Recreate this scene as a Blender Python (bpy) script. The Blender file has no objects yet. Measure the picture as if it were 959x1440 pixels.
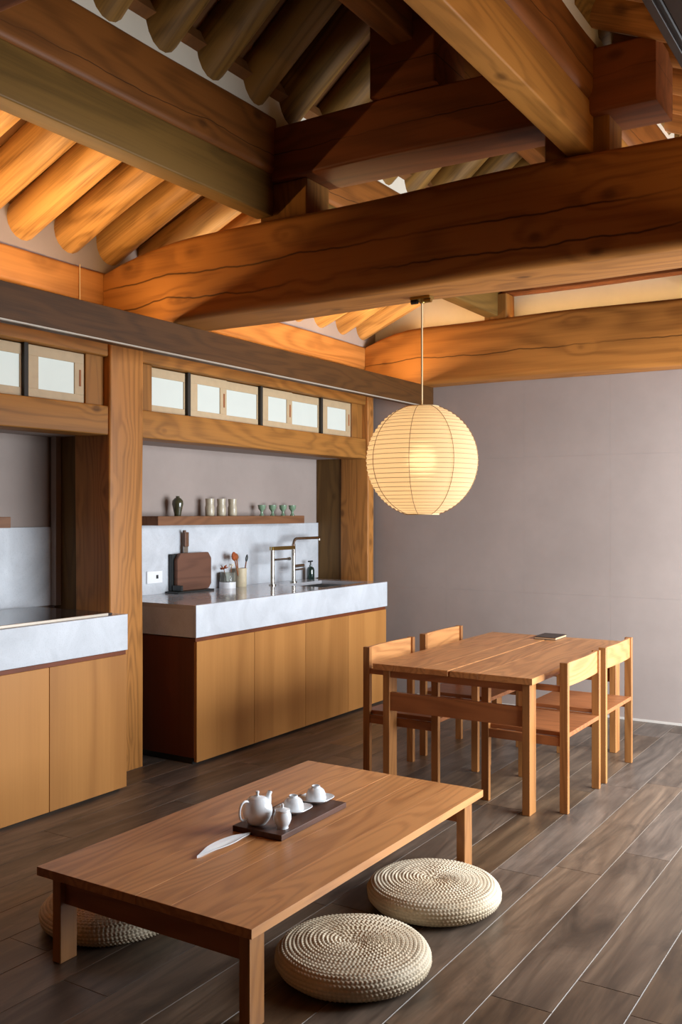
import bpy, bmesh, math, random
from mathutils import Vector, Matrix
R = math.radians
PI = math.pi
rnd = random.Random(7)
S = bpy.context.scene
COL = S.collection

# ------------------------------------------------------------------ camera, world, lights, exposure
cd = bpy.data.cameras.new('camera')
cam = bpy.data.objects.new('camera', cd)
COL.objects.link(cam)
cam.location = (0, 0, 1.40)
cam.rotation_euler = (R(90.06), 0, R(32.266))
cd.sensor_fit = 'VERTICAL'
cd.sensor_height = 36.0
cd.lens = 36.0 * 1337.0 / 1440.0
cd.clip_start = 0.02
cd.clip_end = 200
S.camera = cam

S.view_settings.view_transform = 'Standard'
S.view_settings.look = 'None'
S.view_settings.gamma = 1
S.view_settings.exposure = 0.0
S.view_settings.use_curve_mapping = False
S.cycles.use_denoising = True
S.cycles.max_bounces = 8
S.cycles.diffuse_bounces = 5
S.cycles.glossy_bounces = 4
S.cycles.transmission_bounces = 6
S.cycles.sample_clamp_indirect = 4.0
S.cycles.caustics_reflective = False
S.cycles.caustics_refractive = False

w = bpy.data.worlds.new('world')
S.world = w
w.use_nodes = True
w.node_tree.nodes['Background'].inputs[0].default_value = (0.62, 0.74, 0.95, 1)
w.node_tree.nodes['Background'].inputs[1].default_value = 0.30


def area(name, loc, rot, sx, sy, power, color):
    l = bpy.data.lights.new(name, 'AREA')
    l.shape = 'RECTANGLE'
    l.size, l.size_y = sx, sy
    l.energy = power
    l.color = color
    o = bpy.data.objects.new(name, l)
    o.location = loc
    o.rotation_euler = rot
    COL.objects.link(o)
    return o


DAY = (0.86, 0.93, 1.0)
LED = (1.0, 0.67, 0.32)
# daylight entering by the wide opening of the right wall
area('daylight', (0.60, 4.95, 1.20), (0, R(72), 0), 1.9, 2.8, 335, DAY)
# warm led strips lying in the two light troughs, shining upwards, broken under each crossbeam
for y0, y1 in ((-1.0, 0.76), (1.33, 3.43), (4.06, 6.13)):
    area('led_kitchen', (-3.335, (y0 + y1) / 2, 2.336), (R(180), 0, 0), 0.02, y1 - y0, 8.2 * (y1 - y0), LED)
    area('led_right', (-0.315, (y0 + y1) / 2, 2.336), (R(180), 0, 0), 0.02, y1 - y0, 3.2 * (y1 - y0), LED)
# unseen strip added on top of the back wall crossbeam to brighten the gable
area('gable_fill', (-1.95, 6.40, 2.790), (R(180), 0, 0), 2.9, 0.02, 3.4, LED)

# ------------------------------------------------------------------ materials


def lin(c):
    return tuple(((v / 255) / 12.92 if v / 255 <= 0.04045 else ((v / 255 + 0.055) / 1.055) ** 2.4) for v in c) + (1.0,)


class NT:
    def __init__(s, name):
        s.m = bpy.data.materials.new(name)
        s.m.use_nodes = True
        s.t = s.m.node_tree
        s.b = s.t.nodes['Principled BSDF']

    def n(s, typ, **kw):
        nd = s.t.nodes.new(typ)
        for k, v in kw.items():
            setattr(nd, k, v)
        return nd

    def link(s, a, b):
        s.t.links.new(a, b)

    def math(s, op, a, b=None, c=None, clamp=False):
        nd = s.n('ShaderNodeMath', operation=op, use_clamp=clamp)
        for i, v in enumerate((a, b, c)):
            if v is None:
                continue
            if hasattr(v, 'links'):
                s.link(v, nd.inputs[i])
            else:
                nd.inputs[i].default_value = v
        return nd.outputs[0]

    def mix(s, f, a, b, typ='MIX'):
        nd = s.n('ShaderNodeMix', data_type='RGBA', blend_type=typ)
        for i, v in ((0, f), (6, a), (7, b)):
            if hasattr(v, 'links'):
                s.link(v, nd.inputs[i])
            else:
                nd.inputs[i].default_value = v
        return nd.outputs[2]

    def noise(s, vec, scale, detail=3, rough=0.5, dist=0.0):
        nd = s.n('ShaderNodeTexNoise')
        s.link(vec, nd.inputs['Vector'])
        nd.inputs['Scale'].default_value = scale
        nd.inputs['Detail'].default_value = detail
        nd.inputs['Roughness'].default_value = rough
        nd.inputs['Distortion'].default_value = dist
        return nd.outputs['Fac']

    def coords(s, scale=(1, 1, 1), rand=True):
        tc = s.n('ShaderNodeTexCoord').outputs['Object']
        if rand:
            oi = s.n('ShaderNodeObjectInfo')
            a = s.n('ShaderNodeVectorMath', operation='MULTIPLY_ADD')
            s.link(oi.outputs['Random'], a.inputs[0])
            a.inputs[1].default_value = (17.3, 31.7, 23.1)
            s.link(tc, a.inputs[2])
            tc = a.outputs[0]
        mp = s.n('ShaderNodeMapping')
        mp.inputs['Scale'].default_value = scale
        s.link(tc, mp.inputs['Vector'])
        return mp.outputs[0]

    def rand(s):
        return s.n('ShaderNodeObjectInfo').outputs['Random']

    def bump(s, h, strength=0.2, dist=0.01):
        nd = s.n('ShaderNodeBump')
        nd.inputs['Strength'].default_value = strength
        nd.inputs['Distance'].default_value = dist
        s.link(h, nd.inputs['Height'])
        s.link(nd.outputs[0], s.b.inputs['Normal'])

    def ramp(s, f, pts):
        nd = s.n('ShaderNodeValToRGB')
        e = nd.color_ramp.elements
        while len(e) < len(pts):
            e.new(0.5)
        for k, (p, c) in enumerate(pts):
            e[k].position = p
            e[k].color = c
        s.link(f, nd.inputs[0])
        return nd.outputs[0]


def wood(name, light, dark, axis='Y', scale=1.0, rings=9.0, rough=0.5, vary=0.18, knots=0.0, fiber=0.35,
         crack=None, spec=0.22, bump=0.12):
    """Flat-sawn timber: contour rings of a stretched noise field, fine fibres, knots, optional drying cracks."""
    t = NT(name)
    ai = 'XYZ'.index(axis)
    sc = [1.0, 1.0, 1.0]
    sc[ai] = 0.13
    v = t.coords(tuple(sc))
    f = t.noise(v, 3.2 * scale, 2, 0.45, 0.25)
    if knots:
        sk = [1.0, 1.0, 1.0]
        sk[ai] = 0.62
        vk = t.coords(tuple(sk))
        vo = t.n('ShaderNodeTexVoronoi')
        t.link(vk, vo.inputs['Vector'])
        vo.inputs['Scale'].default_value = 4.6
        d = vo.outputs['Distance']
        kn = t.math('MULTIPLY', t.math('SUBTRACT', 0.12, d), 14.0, clamp=True)
        kn = t.math('MULTIPLY', kn, knots)
        near = t.math('MULTIPLY', t.math('SUBTRACT', 0.36, d), 2.8, clamp=True)
        f = t.math('ADD', f, t.math('MULTIPLY', near, 0.075 * knots))
    rg = t.math('MULTIPLY_ADD', t.math('SINE', t.math('MULTIPLY', f, rings * 6.283)), 0.5, 0.5)
    rg = t.math('POWER', rg, 1.6)
    sf = [90.0, 90.0, 90.0]
    sf[ai] = 2.2
    fb = t.noise(t.coords(tuple(sf)), 1.0 * scale, 3, 0.6)
    big = t.noise(t.coords(tuple(sc)), 1.1, 2, 0.5)
    fac = t.math('MULTIPLY', rg, 0.42)
    fac = t.math('ADD', fac, t.math('MULTIPLY', t.math('SUBTRACT', fb, 0.5), fiber * 2))
    fac = t.math('ADD', fac, t.math('MULTIPLY', t.math('SUBTRACT', big, 0.45), 1.0), clamp=True)
    c = t.mix(fac, lin(light), lin(dark))
    if knots:
        kd = tuple(v * q for v, q in zip(dark, (0.58, 0.48, 0.42)))
        c = t.mix(t.math('MULTIPLY', kn, 0.62), c, lin(kd))
    hv = t.n('ShaderNodeHueSaturation')
    t.link(c, hv.inputs['Color'])
    t.link(t.math('MULTIPLY_ADD', t.rand(), 2 * vary, 1 - vary), hv.inputs['Value'])
    c = hv.outputs[0]
    height = t.math('MULTIPLY', fb, 0.5)
    if crack:
        pi_, offs, width = crack
        tc = t.n('ShaderNodeTexCoord').outputs['Object']
        sep = t.n('ShaderNodeSeparateXYZ')
        t.link(tc, sep.inputs[0])
        cb = t.n('ShaderNodeCombineXYZ')
        t.link(sep.outputs[ai], cb.inputs[0])
        n1 = t.noise(cb.outputs[0], 0.75, 5, 0.55)
        pos = sep.outputs['XYZ'.index(pi_)]
        for k, o in enumerate(offs):
            dv = t.math('SUBTRACT', pos, t.math('MULTIPLY_ADD', t.math('SUBTRACT', n1, 0.5), 0.20 + 0.1 * k, o))
            dv = t.math('ABSOLUTE', dv)
            cb2 = t.n('ShaderNodeCombineXYZ')
            t.link(sep.outputs[ai], cb2.inputs[0])
            cb2.inputs[1].default_value = 3.1 + 5.7 * k
            on = t.math('MULTIPLY', t.math('SUBTRACT', t.noise(cb2.outputs[0], 0.9, 1), 0.36), 6.0, clamp=True)
            msk = t.math('MULTIPLY', t.math('SUBTRACT', 1.0, t.math('DIVIDE', dv, width), clamp=True), on)
            c = t.mix(t.math('MULTIPLY', msk, 0.9), c, lin((22, 10, 5)))
            height = t.math('SUBTRACT', height, t.math('MULTIPLY', msk, 3.0))
    t.link(c, t.b.inputs['Base Color'])
    t.b.inputs['Roughness'].default_value = rough
    t.b.inputs['Specular IOR Level'].default_value = spec
    t.bump(height, bump, 0.004)
    return t.m


def plain(name, color, rough=0.5, metal=0.0, spec=0.5, var=0.0, vscale=8.0, bump=0.0, coat=0.0):
    t = NT(name)
    if var:
        f = t.noise(t.coords(rand=True), vscale, 4, 0.6)
        k = 1 - var
        t.link(t.mix(f, lin([c * k for c in color]), lin([min(255, c * (1 + var)) for c in color])), t.b.inputs['Base Color'])
        if bump:
            t.bump(t.noise(t.coords(), vscale * 6, 4, 0.65), bump, 0.003)
    else:
        t.b.inputs['Base Color'].default_value = lin(color)
    t.b.inputs['Roughness'].default_value = rough
    t.b.inputs['Metallic'].default_value = metal
    t.b.inputs['Specular IOR Level'].default_value = spec
    t.b.inputs['Coat Weight'].default_value = coat
    t.b.inputs['Coat Roughness'].default_value = 0.05
    return t.m


def plaster(name, color):
    t = NT(name)
    v = t.coords(rand=False)
    f = t.noise(v, 1.3, 5, 0.6)
    g = t.noise(v, 14, 3, 0.6)
    c = t.mix(t.math('MULTIPLY_ADD', t.math('SUBTRACT', f, 0.5), 1.3, 0.5, clamp=True), lin([x * 0.90 for x in color]), lin([min(255, x * 1.07) for x in color]))
    c = t.mix(t.math('MULTIPLY', g, 0.18), c, lin([x * 0.8 for x in color]))
    t.link(c, t.b.inputs['Base Color'])
    t.b.inputs['Roughness'].default_value = 0.9
    t.b.inputs['Specular IOR Level'].default_value = 0.2
    t.bump(t.noise(v, 60, 4, 0.7), 0.08, 0.003)
    return t.m


def stone(name, color, rough):
    t = NT(name)
    v = t.coords(rand=False)
    a = t.noise(v, 4.0, 6, 0.65, 0.6)
    b = t.noise(v, 160.0, 2, 0.5)
    c = t.mix(t.math('MULTIPLY_ADD', t.math('SUBTRACT', a, 0.5), 2.2, 0.4, clamp=True), lin(color), lin([x * 0.86 for x in color]))
    c = t.mix(t.math('MULTIPLY', t.math('SUBTRACT', b, 0.55), 1.6, clamp=True), c, lin([x * 0.72 for x in color]))
    t.link(c, t.b.inputs['Base Color'])
    t.b.inputs['Roughness'].default_value = rough
    t.b.inputs['Specular IOR Level'].default_value = 0.5
    return t.m


def floor_mat():
    t = NT('floor_plank')
    r = t.rand()
    v = t.coords((1, 0.16, 1))
    f = t.noise(v, 7.0, 5, 0.62, 1.2)
    rg = t.math('MULTIPLY_ADD', t.math('SINE', t.math('MULTIPLY', t.noise(v, 3.6, 2, 0.4, 0.6), 70.0)), 0.5, 0.5)
    rg = t.math('POWER', rg, 2.0)
    blot = t.noise(t.coords((1, 0.35, 1)), 5.5, 5, 0.65, 0.8)
    fb = t.noise(t.coords((120, 2.6, 120)), 1.0, 3, 0.65)
    c = t.mix(t.math('MULTIPLY_ADD', t.math('SUBTRACT', f, 0.5), 3.0, 0.45, clamp=True), lin((124, 104, 86)), lin((72, 58, 47)))
    c = t.mix(t.math('MULTIPLY', t.math('SUBTRACT', blot, 0.54), 5.0, clamp=True), c, lin((52, 45, 38)))
    c = t.mix(t.math('MULTIPLY', rg, 0.38), c, lin((60, 48, 38)))
    c = t.mix(t.math('MULTIPLY', t.math('MULTIPLY_ADD', t.math('SUBTRACT', fb, 0.5), 2.2, 0.4, clamp=True), 0.40), c, lin((56, 47, 39)))
    hs = t.n('ShaderNodeHueSaturation')
    t.link(c, hs.inputs['Color'])
    t.link(t.math('MULTIPLY_ADD', r, 0.38, 0.85), hs.inputs['Value'])
    # some planks greyer, some browner
    t.link(t.math('MULTIPLY_ADD', t.math('FRACT', t.math('MULTIPLY', r, 7.31)), 0.6, 0.70), hs.inputs['Saturation'])
    t.link(hs.outputs[0], t.b.inputs['Base Color'])
    t.link(t.math('MULTIPLY_ADD', f, 0.18, 0.30), t.b.inputs['Roughness'])
    t.b.inputs['Specular IOR Level'].default_value = 0.5
    t.bump(t.math('ADD', fb, t.math('MULTIPLY', f, 0.6)), 0.10, 0.003)
    return t.m


PINE_L, PINE_D = (196, 124, 62), (122, 68, 28)
M = {}
M['beam_x'] = wood('big_beam_pine', (164, 108, 52), (98, 58, 26), 'X', 0.8, 15, 0.5, 0.03, 0.9, 0.4, ('Z', (0.225, 0.10), 0.0065))
M['beam_back'] = wood('back_beam_pine', (178, 116, 54), (110, 66, 28), 'X', 0.8, 14, 0.5, 0.03, 0.8, 0.4, ('Z', (0.19,), 0.006))
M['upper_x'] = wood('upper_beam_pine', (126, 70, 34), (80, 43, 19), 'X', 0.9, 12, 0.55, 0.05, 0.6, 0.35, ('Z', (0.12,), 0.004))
M['purlin_y'] = wood('purlin_pine', (140, 84, 36), (82, 47, 18), 'Y', 0.9, 13, 0.5, 0.10, 0.8, 0.35, ('Z', (0.07,), 0.003))
M['bearer_y'] = wood('bearer_pine', (176, 122, 58), (116, 76, 32), 'Y', 1.2, 13, 0.5, 0.10, 0.9, 0.4)
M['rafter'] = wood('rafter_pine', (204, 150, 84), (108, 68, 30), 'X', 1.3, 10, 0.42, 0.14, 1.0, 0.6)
M['rafter_shade'] = wood('rafter_shaded_pine', (134, 98, 46), (70, 48, 22), 'X', 1.3, 10, 0.5, 0.14, 0.9, 0.5)  # rafter pine darkened: the dim light up there is painted into the colour
M['rafter_right'] = wood('rafter_right_pine', (168, 112, 58), (88, 54, 25), 'X', 1.3, 10, 0.5, 0.14, 1.0, 0.6)
M['bearer_shade'] = wood('bearer_shaded_pine', (126, 92, 44), (78, 58, 27), 'Y', 1.1, 9, 0.5, 0.04, 0.9, 0.4)  # bearer pine with the shade on the left purlin put into its colour
M['purlin_wall'] = wood('wall_purlin_pine', (188, 126, 64), (122, 76, 34), 'Y', 0.9, 12, 0.5, 0.04, 0.7, 0.35)
M['roof_board'] = wood('roof_board_wood', (120, 78, 40), (78, 48, 24), 'X', 1.0, 6, 0.6, 0.1, 0.3)
M['column'] = wood('column_pine', (168, 112, 56), (104, 66, 30), 'Z', 1.2, 20, 0.45, 0.05, 0.9, 0.45)
M['post'] = wood('post_pine', (144, 96, 44), (92, 58, 25), 'Z', 1.2, 14, 0.5, 0.12, 0.6, 0.4)
M['jamb'] = wood('jamb_pine', (108, 78, 40), (70, 48, 24), 'Z', 1.1, 12, 0.55, 0.12, 0.5, 0.4)
M['lintel'] = wood('lintel_pine', (158, 106, 48), (100, 64, 27), 'Y', 1.2, 16, 0.5, 0.08, 1.0, 0.4)
M['trough'] = wood('trough_walnut', (86, 54, 24), (56, 35, 15), 'Y', 2.0, 10, 0.5, 0.05, 0.0, 0.5)
M['veneer'] = wood('cabinet_veneer', (180, 124, 66), (146, 94, 45), 'Z', 0.7, 5, 0.42, 0.06, 0.0, 0.25, bump=0.03)
M['carcass'] = wood('cabinet_side', (112, 58, 32), (82, 42, 22), 'Z', 0.8, 4, 0.45, 0.04, 0.0, 0.25, bump=0.03)
M['cherry_y'] = wood('cherry_along_y', (198, 138, 84), (142, 90, 50), 'Y', 1.5, 16, 0.36, 0.08, 0.0, 0.35, spec=0.45, bump=0.04)
M['cherry_x'] = wood('cherry_along_x', (164, 102, 60), (118, 68, 38), 'X', 1.6, 14, 0.38, 0.08, 0.0, 0.3, spec=0.45, bump=0.04)
M['cherry_z'] = wood('cherry_along_z', (166, 112, 62), (122, 75, 38), 'Z', 1.6, 12, 0.38, 0.08, 0.0, 0.3, spec=0.45, bump=0.04)
M['walnut_y'] = wood('walnut_along_y', (92, 64, 52), (62, 43, 35), 'Y', 1.8, 12, 0.45, 0.05, 0.0, 0.4, bump=0.05)
M['shelf'] = wood('shelf_walnut', (124, 84, 56), (88, 56, 36), 'Y', 1.8, 12, 0.5, 0.05, 0.0, 0.4)
M['plaster'] = plaster('wall_plaster', (160, 146, 138))
M['plaster_gable'] = plaster('gable_plaster', (232, 220, 200))
M['infill'] = plaster('infill_plaster', (232, 224, 206))
M['stone'] = stone('white_stone', (206, 210, 215), 0.42)
M['stone_top'] = stone('polished_white_stone', (196, 196, 200), 0.10)
M['plank'] = floor_mat()
M['grout'] = plain('floor_grout', (158, 147, 134), 0.8, var=0.1)
M['baseboard'] = plain('baseboard_paint', (196, 188, 178), 0.5)
M['sash'] = plain('sash_pale_wood', (178, 156, 122), 0.6, var=0.06, vscale=20)
M['dark_bar'] = plain('dark_slot', (34, 28, 18), 0.7)
M['porcelain'] = plain('white_porcelain', (228, 232, 234), 0.16, spec=0.6, coat=0.4)
M['celadon'] = plain('celadon_glaze', (120, 146, 120), 0.2, var=0.15, vscale=30, coat=0.4)
M['vase_glaze'] = plain('olive_glaze', (62, 60, 42), 0.2, var=0.3, vscale=20, coat=0.5)
M['stoneware'] = plain('beige_stoneware', (178, 166, 142), 0.35, var=0.12, vscale=40, coat=0.2)
M['crock'] = plain('cream_crock', (198, 184, 154), 0.4, var=0.1, vscale=30)
M['steel'] = plain('brushed_steel', (190, 186, 176), 0.22, metal=1.0)
M['sink_steel'] = plain('sink_steel', (150, 150, 150), 0.35, metal=1.0)
M['black_metal'] = plain('black_metal', (28, 32, 32), 0.4, spec=0.5)
M['green_bottle'] = plain('dark_green_glass', (18, 44, 38), 0.1, spec=0.7, coat=0.5)
M['hob'] = plain('hob_glass', (62, 57, 57), 0.08, spec=0.7)
M['white_plastic'] = plain('white_plastic', (226, 228, 230), 0.35)
M['brass'] = plain('aged_brass', (168, 138, 78), 0.3, metal=1.0)
M['cord'] = plain('cream_cord', (206, 178, 132), 0.7)
M['alu'] = plain('aluminium_edge', (176, 164, 148), 0.4, metal=0.3)
M['notebook'] = plain('dark_cover', (58, 46, 40), 0.5)
M['paper'] = plain('paper_edge', (190, 160, 124), 0.8)
M['dried'] = plain('dried_flower', (138, 66, 24), 0.8, var=0.4, vscale=60)
M['cotton'] = plain('white_petal', (222, 212, 194), 0.8)
M['spoon'] = wood('spoon_wood', (150, 92, 54), (110, 62, 34), 'Z', 2, 6)
M['knife_handle'] = plain('brown_handle', (92, 58, 34), 0.5, var=0.2, vscale=50)
M['board'] = wood('cutting_board_walnut', (104, 70, 54), (72, 46, 36), 'Y', 1.6, 6, 0.5, 0.03)


def straw_mat():
    t = NT('woven_straw')
    v = t.coords(rand=False)
    f = t.noise(v, 60, 3, 0.7)
    g = t.noise(t.coords(), 3.5, 3, 0.6)
    c = t.mix(t.math('MULTIPLY_ADD', t.math('SUBTRACT', g, 0.5), 2.6, 0.5, clamp=True), lin((226, 212, 186)), lin((188, 162, 122)))
    c = t.mix(t.math('MULTIPLY', f, 0.5), c, lin((220, 208, 186)))
    t.link(c, t.b.inputs['Base Color'])
    t.b.inputs['Roughness'].default_value = 0.65
    t.bump(f, 0.3, 0.002)
    return t.m


M['straw'] = straw_mat()


def lantern_mat():
    t = NT('lantern_paper')
    tr = t.n('ShaderNodeBsdfTranslucent')
    tr.inputs[0].default_value = (0.95, 0.78, 0.52, 1)
    df = t.n('ShaderNodeBsdfDiffuse')
    df.inputs[0].default_value = (0.62, 0.50, 0.36, 1)
    gl = t.n('ShaderNodeBsdfRefraction')
    gl.inputs['IOR'].default_value = 1.3
    gl.inputs['Roughness'].default_value = 0.45
    gl.inputs[0].default_value = (1, 0.86, 0.62, 1)
    em = t.n('ShaderNodeEmission')
    em.inputs[0].default_value = (1.0, 0.66, 0.33, 1)
    em.inputs[1].default_value = 0.20
    m1 = t.n('ShaderNodeMixShader')
    m1.inputs[0].default_value = 0.3
    t.link(tr.outputs[0], m1.inputs[1])
    t.link(df.outputs[0], m1.inputs[2])
    m2 = t.n('ShaderNodeMixShader')
    m2.inputs[0].default_value = 0.07
    t.link(m1.outputs[0], m2.inputs[1])
    t.link(gl.outputs[0], m2.inputs[2])
    ad = t.n('ShaderNodeAddShader')
    t.link(m2.outputs[0], ad.inputs[0])
    t.link(em.outputs[0], ad.inputs[1])
    out = t.t.nodes['Material Output']
    t.link(ad.outputs[0], out.inputs['Surface'])
    return t.m


M['lantern'] = lantern_mat()


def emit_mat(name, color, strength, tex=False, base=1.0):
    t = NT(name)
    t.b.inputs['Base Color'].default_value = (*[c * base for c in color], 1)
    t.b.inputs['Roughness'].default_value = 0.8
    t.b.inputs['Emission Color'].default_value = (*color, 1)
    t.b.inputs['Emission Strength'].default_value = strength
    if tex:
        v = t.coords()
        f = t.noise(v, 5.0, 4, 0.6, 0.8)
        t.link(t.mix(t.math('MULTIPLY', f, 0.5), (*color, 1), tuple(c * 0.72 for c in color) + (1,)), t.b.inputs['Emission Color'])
    return t.m


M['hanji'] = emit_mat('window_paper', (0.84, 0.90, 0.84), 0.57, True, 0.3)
M['bulb'] = emit_mat('warm_bulb', (1.0, 0.78, 0.5), 0.4)
M['led'] = emit_mat('warm_led', (1.0, 0.6, 0.25), 3.0)


def glass_mat():
    t = NT('jar_glass')
    t.b.inputs['Base Color'].default_value = (0.86, 0.88, 0.8, 1)
    t.b.inputs['Roughness'].default_value = 0.08
    t.b.inputs['Transmission Weight'].default_value = 0.9
    t.b.inputs['IOR'].default_value = 1.25
    return t.m


M['glass'] = glass_mat()

# ------------------------------------------------------------------ mesh helpers


def link_mesh(name, bm, mat, parent=None, origin=(0, 0, 0), smooth=None):
    """verts in bm are world coordinates; they are moved so that the object's origin sits at `origin` (world)."""
    o3 = Vector(origin)
    bmesh.ops.translate(bm, verts=bm.verts, vec=-o3)
    bmesh.ops.recalc_face_normals(bm, faces=bm.faces)
    me = bpy.data.meshes.new(name)
    bm.to_mesh(me)
    bm.free()
    if smooth:
        me.polygons.foreach_set('use_smooth', [True] * len(me.polygons))
        if smooth is not True:
            try:
                me.set_sharp_from_angle(angle=R(smooth))
            except Exception:
                pass
    me.materials.append(mat)
    ob = bpy.data.objects.new(name, me)
    COL.objects.link(ob)
    place(ob, o3, parent)
    return ob


WPOS = {}


def place(ob, o3, parent):
    o3 = Vector(o3)
    if parent is not None:
        ob.parent = parent
        ob.location = o3 - WPOS[parent.name]
    else:
        ob.location = o3
    WPOS[ob.name] = o3


def thing(name, label, cat, loc, group=None):
    o = bpy.data.objects.new(name, None)
    o.empty_display_size = 0.1
    COL.objects.link(o)
    place(o, loc, None)
    return tag(o, label, cat, group)


def tag(o, label, cat, group=None):
    o['label'] = label
    o['category'] = cat
    if group:
        o['group'] = group
    return o


def struct(o):
    o['kind'] = 'structure'
    return o


def empty_struct(name, loc):
    o = bpy.data.objects.new(name, None)
    COL.objects.link(o)
    place(o, loc, None)
    return struct(o)


def bx(bm, x0, x1, y0, y1, z0, z1, bev=0.003, seg=1):
    t = bmesh.new()
    bmesh.ops.create_cube(t, size=1)
    for v in t.verts:
        v.co = Vector((x0 + (v.co.x + 0.5) * (x1 - x0), y0 + (v.co.y + 0.5) * (y1 - y0), z0 + (v.co.z + 0.5) * (z1 - z0)))
    b = min(bev, 0.45 * min(x1 - x0, y1 - y0, z1 - z0))
    if b > 0:
        bmesh.ops.bevel(t, geom=list(t.edges), offset=b, segments=seg, profile=0.6, affect='EDGES')
    merge(bm, t)


def merge(bm, t, mat=None):
    me = bpy.data.meshes.new('tmp')
    if mat is not None:
        bmesh.ops.transform(t, matrix=mat, verts=t.verts)
    t.to_mesh(me)
    t.free()
    bm.from_mesh(me)
    bpy.data.meshes.remove(me)


def box(name, b, mat, parent=None, bev=0.003, seg=1, origin=None):
    bm = bmesh.new()
    bx(bm, *b, bev, seg)
    if origin is None:
        origin = ((b[0] + b[1]) / 2, (b[2] + b[3]) / 2, b[4])
    return link_mesh(name, bm, mat, parent, origin)


def lathe(bm, prof, n=32, c=(0, 0, 0), close=True):
    rings = []
    c = Vector(c)
    for r, z in prof:
        if r < 1e-6:
            rings.append([bm.verts.new(c + Vector((0, 0, z)))])
        else:
            rings.append([bm.verts.new(c + Vector((r * math.cos(2 * PI * k / n), r * math.sin(2 * PI * k / n), z))) for k in range(n)])
    for a, b in zip(rings, rings[1:]):
        if len(a) == 1 and len(b) == 1:
            continue
        for k in range(n):
            k2 = (k + 1) % n
            if len(a) == 1:
                bm.faces.new((a[0], b[k2], b[k]))
            elif len(b) == 1:
                bm.faces.new((a[k], a[k2], b[0]))
            else:
                bm.faces.new((a[k], a[k2], b[k2], b[k]))
    return rings


def tube(bm, pts, r, n=10, cap=True):
    """round tube along a polyline; r is a number or one radius per point"""
    P = [Vector(p) for p in pts]
    if not hasattr(r, '__len__'):
        r = [r] * len(P)
    rings = []
    ref = None
    for i, p in enumerate(P):
        d = (P[min(i + 1, len(P) - 1)] - P[max(i - 1, 0)]).normalized()
        if ref is None:
            ref = d.orthogonal().normalized()
        u = (ref - d * ref.dot(d)).normalized()
        ref = u
        v = d.cross(u)
        rings.append([bm.verts.new(p + (u * math.cos(2 * PI * k / n) + v * math.sin(2 * PI * k / n)) * r[i]) for k in range(n)])
    for a, b in zip(rings, rings[1:]):
        for k in range(n):
            bm.faces.new((a[k], a[(k + 1) % n], b[(k + 1) % n], b[k]))
    if cap:
        bm.faces.new(list(reversed(rings[0])))
        bm.faces.new(rings[-1])


def rrect(w, h, r, n=4):
    """rounded rectangle profile around 0, ccw"""
    out = []
    for cx, cy, a0 in ((w / 2 - r, h / 2 - r, 0), (-w / 2 + r, h / 2 - r, 90), (-w / 2 + r, -h / 2 + r, 180), (w / 2 - r, -h / 2 + r, 270)):
        for k in range(n + 1):
            a = R(a0 + 90 * k / n)
            out.append((cx + r * math.cos(a), cy + r * math.sin(a)))
    return out


def timber(name, axis, a0, a1, c, size, mat, parent=None, rad=0.03, wob=0.004, step=0.12, shape=None, seed=1, origin=None):
    """hewn timber along an axis. c = centre in the two other axes (xy order kept), size = (first, second) across.
    shape(t, u, v) may move the profile along the length."""
    rg = random.Random(seed)
    N = max(3, int((a1 - a0) / step))
    ph = [rg.uniform(0, 6.28) for _ in range(8)]
    bm = bmesh.new()
    prof = rrect(size[0], size[1], rad)
    rings = []
    for i in range(N + 1):
        a = a0 + (a1 - a0) * i / N
        ring = []
        for (u, v) in prof:
            du = wob * (math.sin(a * 2.1 + ph[0] + v * 5) + 0.6 * math.sin(a * 5.3 + ph[1] + v * 9))
            dv = wob * (math.sin(a * 1.7 + ph[2] + u * 5) + 0.6 * math.sin(a * 4.4 + ph[3] + u * 9))
            uu, vv = u + du, v + dv
            if shape:
                uu, vv = shape(a, uu, vv)
            q = [c[0] + uu, c[1] + vv]
            if axis == 'X':
                co = (a, q[0], q[1])
            elif axis == 'Y':
                co = (q[0], a, q[1])
            else:
                co = (q[0], q[1], a)
            ring.append(bm.verts.new(co))
        rings.append(ring)
    n = len(prof)
    for ra, rb in zip(rings, rings[1:]):
        for k in range(n):
            bm.faces.new((ra[k], ra[(k + 1) % n], rb[(k + 1) % n], rb[k]))
    bm.faces.new(list(reversed(rings[0])))
    bm.faces.new(rings[-1])
    if origin is None:
        m = (a0 + a1) / 2
        if axis == 'X':
            origin = (m, c[0], c[1] - size[1] / 2)
        elif axis == 'Y':
            origin = (c[0], m, c[1] - size[1] / 2)
        else:
            origin = (c[0], c[1], a0)
    return link_mesh(name, bm, mat, parent, origin, smooth=40)


def copy_tree(o, loc, parent=None, rz=None):
    c = o.copy()
    COL.objects.link(c)
    if parent is not None:
        c.parent = parent
    else:
        c.location = loc
        if rz is not None:
            c.rotation_euler.z = rz
    for ch in list(o.children):
        copy_tree(ch, None, c)
    return c


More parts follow.
